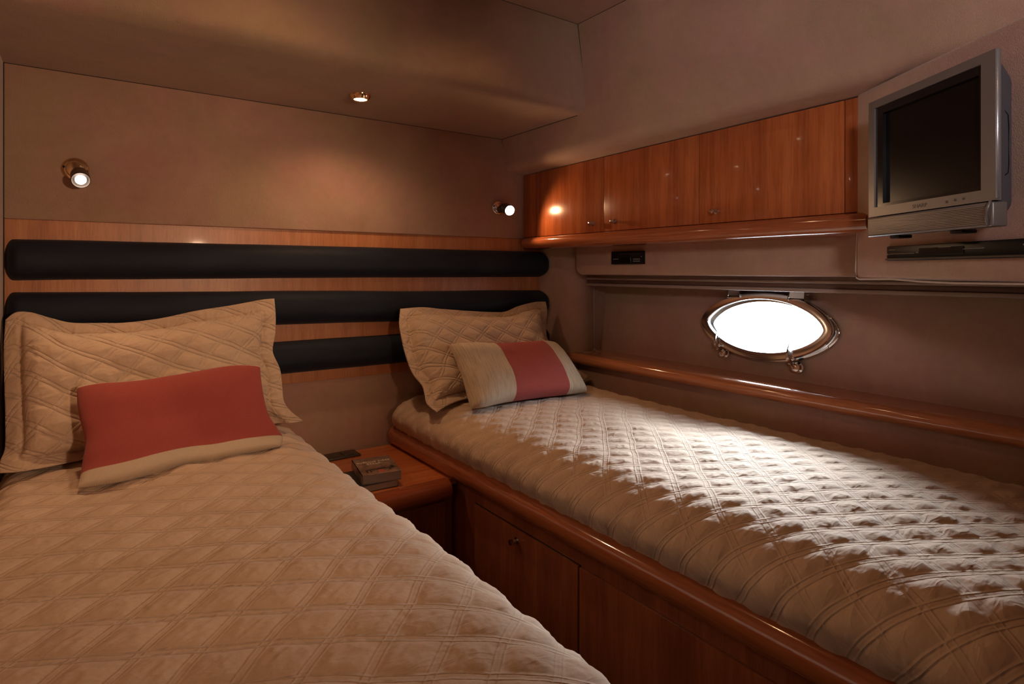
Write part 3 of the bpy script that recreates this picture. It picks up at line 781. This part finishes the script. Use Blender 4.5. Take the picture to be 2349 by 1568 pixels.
# ================================================================== DISC PLAYER, RADIO
dv = thing('disc_player', 'slim black disc player recessed in the panel below the television', 'disc player', TV(.36, .024, .004))
m = MB(); fr(m, .116, .60, .022, .054, -.03, .007, .002); m.build('case', M['black'], dv, angle=30)
m = MB(); fr(m, .118, .500, .0235, .0275, .006, .012, .001); m.build('lower_trim', M['brownplastic'], dv)
m = MB(); fr(m, .128, .205, .0350, .0385, .0065, .0095, .0008); m.build('disc_tray', M['brownplastic'], dv)
m = MB(); fr(m, .216, .330, .0315, .0465, .0065, .0085, .001); m.build('display_window', M['blackgloss'], dv)
for a, b, c_, d_ in ((.120, .126, .0350, .0375), (.208, .216, .0365, .0390), (.270, .300, .0455, .0465), (.330, .375, .0400, .0415)):
    m = MB(); fr(m, a, b, c_, d_, .0065, .0098, .0004); m.build('button', M['greymark'], dv)
m = MB(); fr(m, .452, .466, .0425, .0450, .0065, .0074); fr(m, .454, .464, .0400, .0412, .0065, .0074); m.build('disc_emblem', M['greymark'], dv)
m = MB(); fr(m, .124, .142, .0445, .0470, .0065, .0072); m.build('maker_mark', M['brownplastic'], dv)

rd = thing('car_stereo', 'small black car stereo set in the padded fascia left of the porthole', 'stereo', (1.638, 1.557, .024))
m = MB(); m.box((1.628, 1.478, .0245), (1.67, 1.637, .0730), .002, 2); m.build('case', M['black'], rd, angle=30)
m = MB(); m.box((1.6265, 1.492, .0610), (1.63, 1.605, .0655), .0008, 1); m.build('disc_slot', M['gap'], rd)
m = MB(); m.box((1.6262, 1.535, .0300), (1.63, 1.590, .0500), .001, 1); m.build('display', M['screen'], rd)
for k in range(3):
    m = MB(); m.box((1.6258, 1.600 + k * .010, .0430), (1.63, 1.606 + k * .010, .0460), .0006, 1); m.build('button', M['greymark'], rd)
for q_ in range(2):
    for k in range(4):
        m = MB(); m.box((1.6258, 1.492 + k * .0085, .0335 + q_ * .0075), (1.63, 1.498 + k * .0085, .0372 + q_ * .0075), .0006, 1); m.build('button', M['greymark'], rd)
m = MB(); m.lathe([(.002, 0), (.002, .002)], (1.628, 1.484, .052), (-1, 0, 0), 10); m.build('button', M['greymark'], rd)

# ================================================================== LAMPS
def reading_lamp(label, plate, mouth, aimdir, bulbmat, plate_mat, body_mat, r_m, recess=.004):
    t = thing('reading_lamp', label, 'lamp', plate, 'reading lamps on the end wall')
    plate = Vector(plate); mouth = Vector(mouth); ax = (mouth - plate).normalized() if aimdir is None else Vector(aimdir).normalized()
    m = MB(); m.lathe([(.031, 0), (.0315, .003), (.029, .007), (.024, .0085), (.020, .008), (.020, .012), (.016, .013)], plate, (0, -1, 0), 36)
    bp_ = m.build('base_plate', plate_mat, t, angle=50)
    for sx_ in (-1, 1):
        m = MB(); m.lathe([(.003, 0), (.003, .0015), (.001, .002)], plate + Vector((sx_ * .0255, -.0078, -.004 * sx_)), (0, -1, 0), 10); m.build('screw', M['black'], bp_, smooth=True)
    back = mouth - ax * .058
    m = MB(); m.lathe([(.006, -.004), (.014, -.001), (.019, .006), (.0215, .016), (.0220, .050), (.0225, .056), (.0205, .058), (.019, .054), (.0175, .030)], back, ax, 32)
    m.lathe([(.008, 0), (.008, (back + ax * .01 - plate).length)], plate, (back + ax * .01 - plate), 12)
    hd = m.build('lamp_head', body_mat, t, angle=50)
    m = MB(); m.lathe([(r_m * .7, -.006), (r_m, 0), (r_m * .92, .004), (r_m * .6, .007), (.001, .008)], mouth - ax * recess, ax, 28); m.build('bulb', bulbmat, hd, smooth=True)
    return t
reading_lamp('brass ringed reading lamp glowing white, high on the end wall above the left pillow', (-.027, YB, .281), (-.0145, 1.978, .243), (.05, -.80, -.40), M['bulbwhite'], M['gold'], M['lampbody'], .0130)
reading_lamp('small reading lamp glowing warm beside the overhead cherry locker corner', (1.386, YB, .262), (1.404, 1.990, .246), (-.15, -.90, -.30), M['bulb'], M['chrome'], M['lampbody'], .0150, .026)

def downlight(x, y, z, label):
    t = thing('downlight', label, 'ceiling light', (x, y, z - .02), 'round ceiling downlights')
    m = MB(); m.lathe([(.033, 0), (.0325, .004), (.029, .010), (.0255, .015), (.0245, .0165), (.0215, .0160), (.0195, .010)], (x, y, z), (0, 0, -1), 36); m.build('trim_ring', M['gold'], t, angle=50)
    m = MB(); m.lathe([(.0205, .004), (.0205, .012), (.017, .0150), (.001, .0155)], (x, y, z), (0, 0, -1), 28); m.build('lens', M['lens'], t, smooth=True)
downlight(.692, 1.787, .547, 'round downlight glowing in the dropped soffit above the headboard')
for (dx, dy), lb in zip(DOWN, ('round downlight in the main ceiling in front of the soffit, left one', 'round downlight in the main ceiling in front of the soffit, right one', 'added unseen downlight in the main ceiling over the left bed foot', 'added unseen downlight in the main ceiling over the aisle')):
    downlight(dx, dy, ZC, lb)

m = MB(); m.lathe([(.0060, 0), (.0060, .001), (.0045, .0025), (.001, .003)], (XL, 2.040, -.150), (1, 0, 0), 16)
tag(m.build('snap_fastener', M['chrome'], smooth=True), 'tiny metal snap button on the left wall beside the headboard', 'fastener')

# ================================================================== RIGHT BUNK
bb = thing('bunk_base', 'cherry bunk base with rounded rail and locker door under the right bed', 'bed base', (1.2, 1.1, ZF))
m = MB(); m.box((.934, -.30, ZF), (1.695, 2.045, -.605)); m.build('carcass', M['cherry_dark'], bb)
m = MB(); m.box((.930, -.30, ZF + .02), (.936, 2.045, -.63)); m.build('side_panel', M['cherry_dark'], bb)
pr = [(.985, -.585), (.975, -.572)] + [(.932 + .036 * -math.sin(math.radians(t)) ** .9, -.606 + .036 * math.cos(math.radians(t))) for t in range(8, 173, 9)] + [(.945, -.642), (.985, -.642)]
m = MB(); m.extrude(pr, 'Y', 2.047, -.30); m.build('rail', M['nosing'], bb, angle=50)
m = MB(); m.box((.922, 1.036, ZF + .06), (.930, 1.487, -.6815), .0015, 2); d = m.build('locker_door', M['cherry_dark'], bb, angle=30)
k = MB(); k.lathe([(.0085, 0), (.0085, .002), (.0045, .003), (.0040, .012), (.0078, .014), (.0088, .018), (.0072, .023), (.0035, .024), (.001, .0245)], (.922, 1.274, -.709), (-1, 0, 0), 20); k.build('knob', M['chrome'], d, angle=50)
m = MB(); m.box((.929, 1.033, ZF + .055), (.9302, 1.490, -.6800)); m.build('door_shadow_gap', M['gap'], bb)
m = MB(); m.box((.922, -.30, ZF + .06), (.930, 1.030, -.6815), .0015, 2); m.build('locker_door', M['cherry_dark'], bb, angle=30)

sec = [(.945, -.600), (.928, -.590)] + arc(1.055, -.528, .160, .073, 202, 90, 40) + [(1.30, -.4515), (1.58, -.459)] + arc(1.60, -.515, .062, .056, 85, -10, 16) + [(1.664, -.56)]
ys = np.arange(2.036, .10, -.0027)
bedR = bedspread('bedspread', sec, 1.3, ys, 2.038, .10, .05, .20, 11, 1.33, M['linen_fine'], plan_r=.16, amp=.0030, wr=.0040, pitch=(.054, .070))
tag(bedR, 'quilted tan bedspread on the right bunk, daylight from the porthole across it', 'bedspread', 'quilted bedspreads')

# ================================================================== LEFT BED
lb = thing('bunk_base', 'cherry base of the left bed beside the nightstand', 'bed base', (.15, .6, ZF))
m = MB(); m.box((XL + .004, -.90, ZF), (.545, 2.04, -.645)); m.build('carcass', M['cherry_dark'], lb)
sec = [(-.172, -.60), (-.172, -.545)] + arc(-.122, -.535, .05, .053, 180, 90, 12) + [(.0, -.478), (.20, -.474)] + arc(.40, -.562, .158, .083, 90, 0, 40) + [(.560, -.625), (.556, -.645)]
ys = np.concatenate([np.arange(2.034, .42, -.0027), np.arange(.42, -.85, -.012)])
bedL = bedspread('bedspread', sec, .1, ys, 2.036, -.86, .05, .06, 5, .19, M['linen'], amp=.0034, wr=.0042)
tag(bedL, 'quilted tan bedspread on the left bed filling the lower left foreground', 'bedspread', 'quilted bedspreads')

# ================================================================== NIGHTSTAND
ns_ = thing('nightstand', 'low cherry nightstand between the two beds', 'nightstand', (.72, 1.8, ZF))
m = MB(); m.box((.575, 1.60, -.655), (.927, 2.048, -.636), .001, 1); m.build('table_top', M['table'], ns_)
pr = [(1.615, -.6345), (1.605, -.6345)] + [(1.600 - .034 * math.sin(math.radians(t)) ** .8, -.662 + .0285 * math.cos(math.radians(t))) for t in range(10, 171, 10)] + [(1.61, -.690), (1.615, -.690)]
m = MB(); m.extrude(pr, 'X', .575, .895); m.build('front_lip', M['nosing_x'], ns_, angle=50)
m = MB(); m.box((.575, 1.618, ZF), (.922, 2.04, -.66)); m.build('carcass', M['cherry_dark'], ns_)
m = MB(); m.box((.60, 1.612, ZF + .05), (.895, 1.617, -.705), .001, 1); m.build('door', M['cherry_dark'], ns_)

ot = thing('socket_plate', 'dark bronze socket plate lying on the nightstand against the wall', 'socket', (.72, 2.01, -.636))
m = MB(); m.box((.640, 1.975, -.636), (.768, 2.045, -.629), .003, 3); m.build('plate', M['brownplastic'], ot, angle=40)
m = MB(); m.box((.712, 1.985, -.6295), (.748, 2.030, -.6268), .001, 2); m.build('socket_insert', M['brownplastic'], ot, angle=40)
m = MB(); m.box((.655, 1.990, -.6295), (.695, 2.024, -.6278), .001, 2); m.build('socket_insert', M['brownplastic'], ot, angle=40)

# books on the nightstand
def cover_mat():
    t = NT('photo_book_cover'); uv = t.mapping((1, 1, 1), src='UV')
    sp_ = t.n('ShaderNodeSeparateXYZ'); t.l(t.co.outputs['UV'], sp_.inputs[0])
    base = t.ramp(sp_.outputs['Y'], [(.0, (.23, .15, .11)), (.12, (.20, .13, .095)), (.22, (.10, .065, .05)), (.42, (.16, .10, .075)), (.55, (.20, .135, .10)), (1, (.15, .10, .08))])
    n_ = t.noise(t.mapping((5, 9, 1), src='UV'), 1.4, 4, .6, 1.0)
    c = t.mix(.85, base, t.ramp(n_, [(.38, (.55, .53, .54)), (.55, (1.7, 1.6, 1.6))]), 'MULTIPLY')
    return t.set(c, .28)
bk1 = thing('book', 'thick paperback with a room photograph and pale lettering, on top of the stack', 'book', (.715, 1.705, -.62), 'books on the nightstand')
ba = math.radians(-19); BX = Vector((math.cos(ba + .18), math.sin(ba + .18) , 0)); 
BX = Vector((.966, -.259, 0)).normalized(); BX = Vector((.985, -.17, 0)).normalized(); BY = Vector((-BX.y, BX.x, 0))
B0 = Vector((.644, 1.650, 0))                                 # near left corner of the upper book
def BK(x, y, z, o=B0, ax=None): 
    X_ = ax or BX; return o + X_ * x + Vector((-X_.y, X_.x, 0)) * y + Vector((0, 0, z))
def book(parent, o0, ax, w_, d_, z0, z1, cover):
    X_ = Vector(ax); Tm = Matrix(((X_.x, -X_.y, 0, o0.x), (X_.y, X_.x, 0, o0.y), (0, 0, 1, 0), (0, 0, 0, 1)))
    m = MB(); m.box((.003, .0015, z0 + .0012), (w_ - .0015, d_ - .0015, z1 - .0012), T=Tm); m.build('page_block', M['paper'], parent)
    m = MB(); m.box((0, 0, z0), (w_, d_, z0 + .0010), T=Tm); m.box((0, 0, z1 - .0010), (w_, d_, z1), T=Tm); m.box((0, 0, z0), (.0022, d_, z1), T=Tm)
    bm_ = m.bm; uvl = bm_.loops.layers.uv.new('UVMap')
    inv = Tm.inverted()
    for f in bm_.faces:
        for l_ in f.loops:
            p_ = inv @ l_.vert.co; l_[uvl].uv = (p_.x / w_, p_.y / d_)
    return m.build('cover', cover, parent), Tm
CM = cover_mat()
cv, Tm = book(bk1, B0, BX, .116, .162, -.6160, -.5900, CM)
def onc(x, y, z=-.5899): return Tm @ Vector((x, y, z))
M['titleink'] = plain('pale_title_ink', (.85, .70, .58), .5)
M['redchair'] = plain('printed_red_chair', (.50, .12, .08), .5)
M['printdark'] = plain('printed_dark_furniture', (.035, .022, .018), .5)
textmesh('title_lettering', 'BUENOS AIRES', .0150, M['titleink'], cv, onc(.007, .114), BX, BY, .0002, .102)
textmesh('title_lettering', 'STYLE', .0135, M['titleink'], cv, onc(.034, .098), BX, BY, .0002, .042)
m = MB(); m.box((.036, .093, -.5900), (.080, .0942, -.5897), T=Tm); m.build('subtitle_rule', M['titleink'], cv)
m = MB(); m.box((.052, .014, -.5900), (.072, .030, -.5897), T=Tm); m.box((.054, .028, -.5900), (.070, .036, -.5897), T=Tm); m.build('printed_armchair', M['redchair'], cv)
m = MB()
for a in ((.018, .040, .100, .046), (.018, .020, .024, .040), (.030, .020, .034, .040), (.088, .026, .092, .040), (.096, .040, .106, .062), (.055, .046, .080, .052)):
    m.box((a[0], a[1], -.5900), (a[2], a[3], -.5898), T=Tm)
m.build('printed_furniture', M['printdark'], cv)
bk2 = thing('book', 'dark slimmer book underneath the paperback on the nightstand', 'book', (.70, 1.715, -.636), 'books on the nightstand')
M['darkcover'] = plain('dark_book_cover', (.022, .020, .020), .35)
AX2 = Vector((math.cos(math.radians(-2)), math.sin(math.radians(-2)), 0))
cv2, T2 = book(bk2, Vector((.598, 1.640, 0)), AX2, .152, .148, -.6358, -.6162, M['darkcover'])
m = MB()
for k in range(3): m.box((.012 + k * .004, .080 + k * .018, -.6163), (.030 + k * .002, .088 + k * .018, -.6160), T=T2)
m.build('cover_pattern', plain('olive_print', (.16, .14, .07), .5), cv2)

# ================================================================== PILLOWS
LS_top = [(-.169, 1.975, -.124), (-.148, 1.975, -.106), (-.117, 1.974, -.108), (-.08, 1.974, -.123), (-.035, 1.973, -.138), (.028, 1.973, -.142), (.084, 1.972, -.144), (.169, 1.972, -.136), (.26, 1.971, -.118), (.356, 1.971, -.105), (.438, 1.97, -.091), (.48, 1.97, -.088)]
LS_right = [(.480, 1.97, -.088), (.481, 1.957, -.142), (.476, 1.943, -.197), (.466, 1.93, -.25), (.484, 1.917, -.304), (.487, 1.903, -.357), (.489, 1.89, -.399), (.508, 1.877, -.431), (.537, 1.858, -.458)][::-1]
LS_left = [(-.169, 1.975, -.124), (-.170, 1.946, -.201), (-.166, 1.917, -.286), (-.162, 1.888, -.358), (-.160, 1.858, -.420), (-.166, 1.829, -.445), (-.164, 1.79, -.462)][::-1]
LS_bot = [(-.164, 1.79, -.462), (-.123, 1.768, -.460), (-.066, 1.776, -.460), (-.011, 1.795, -.461), (.10, 1.81, -.462), (.22, 1.83, -.462), (.35, 1.86, -.462), (.462, 1.885, -.461), (.50, 1.860, -.461), (.537, 1.858, -.458)]
tag(pillow('pillow_sham', LS_top, LS_bot, LS_left, LS_right, .075, .012, M['linen_fine'], .042, 270, 190, 21, size=(.68, .42), p=4, q=.5), 'large quilted tan pillow sham standing against the headboard on the left bed', 'pillow', 'quilted pillow shams')
RS_top = [(.913, 1.975, -.137), (.994, 1.975, -.134), (1.075, 1.975, -.143), (1.183, 1.975, -.154), (1.289, 1.975, -.163), (1.366, 1.975, -.165), (1.438, 1.975, -.144), (1.521, 1.975, -.131), (1.577, 1.975, -.131)]
RS_left = [(.913, 1.975, -.137), (.893, 1.941, -.184), (.885, 1.906, -.231), (.885, 1.872, -.288), (.894, 1.837, -.346), (.912, 1.803, -.383), (.905, 1.769, -.408), (.896, 1.734, -.431), (.910, 1.695, -.452)][::-1]
RS_right = [(1.577, 1.975, -.131), (1.568, 1.953, -.17), (1.545, 1.931, -.223), (1.532, 1.909, -.272), (1.545, 1.886, -.310), (1.60, 1.860, -.370), (1.655, 1.842, -.415), (1.685, 1.82, -.436)][::-1]
RS_bot = [(.910, 1.695, -.452), (.97, 1.731, -.444), (1.036, 1.757, -.440), (1.10, 1.768, -.438), (1.25, 1.775, -.438), (1.40, 1.78, -.438), (1.55, 1.78, -.438), (1.62, 1.79, -.437), (1.685, 1.82, -.436)]
tag(pillow('pillow_sham', RS_top, RS_bot, RS_left, RS_right, .066, .012, M['linen_fine'], .042, 270, 190, 33, size=(.68, .44), p=4, q=.5), 'quilted tan pillow sham slumped against the headboard on the right bed', 'pillow', 'quilted pillow shams')

LC_top = [(-.021, 1.80, -.284), (.025, 1.80, -.284), (.077, 1.80, -.288), (.154, 1.80, -.285), (.237, 1.80, -.280), (.326, 1.80, -.271), (.400, 1.80, -.272)]
LC_bot = [(-.019, 1.600, -.461), (.051, 1.592, -.460), (.12, 1.610, -.460), (.194, 1.640, -.460), (.255, 1.640, -.460), (.339, 1.648, -.459), (.419, 1.658, -.459)]
LC_bot = [(x, y, z - .009) for x, y, z in LC_bot]
LC_left = [(-.021, 1.80, -.284), (-.019, 1.77, -.322), (-.012, 1.74, -.359), (-.004, 1.71, -.396), (-.009, 1.68, -.428), (-.013, 1.65, -.452), (-.019, 1.600, -.461)][::-1]
LC_right = [(.400, 1.80, -.272), (.398, 1.782, -.308), (.401, 1.763, -.356), (.410, 1.745, -.402), (.428, 1.727, -.436), (.436, 1.700, -.455), (.419, 1.658, -.459)][::-1]
tag(pillow('throw_cushion', LC_top, LC_bot, LC_left, LC_right, .050, .020, banded('red_and_cream_weave', 1, .050, .266), 0, 220, 130, 7, False, None, (.45, .28), 3.2, .45), 'brick red throw cushion with a cream band along its lower edge, on the left bed', 'cushion', 'woven throw cushions')
RC_top = [(1.036, 1.84, -.262), (1.117, 1.84, -.270), (1.201, 1.84, -.280), (1.34, 1.84, -.287), (1.443, 1.84, -.286), (1.514, 1.84, -.290)]
RC_top = [(x * .987, y * .987, z * .987) for x, y, z in RC_top]
RC_bot = [(1.002, 1.637, -.440), (1.04, 1.624, -.438), (1.135, 1.641, -.437), (1.194, 1.640, -.437), (1.268, 1.637, -.437), (1.376, 1.625, -.438), (1.483, 1.618, -.440)]
RC_left = [(1.0225, 1.816, -.2586), (1.022, 1.785, -.283), (1.027, 1.76, -.323), (1.024, 1.72, -.365), (1.016, 1.68, -.410), (1.002, 1.637, -.440)][::-1]
RC_right = [(1.494, 1.816, -.286), (1.514, 1.785, -.330), (1.511, 1.73, -.377), (1.505, 1.675, -.420), (1.483, 1.618, -.440)][::-1]
tag(pillow('throw_cushion', RC_top, RC_bot, RC_left, RC_right, .055, .020, banded('cream_and_red_striped_weave', 0, .162, .372, True), 0, 220, 130, 9, False, None, (.46, .28), 3.2, .45), 'cream throw cushion with one wide vertical brick red band, on the right bed', 'cushion', 'woven throw cushions')
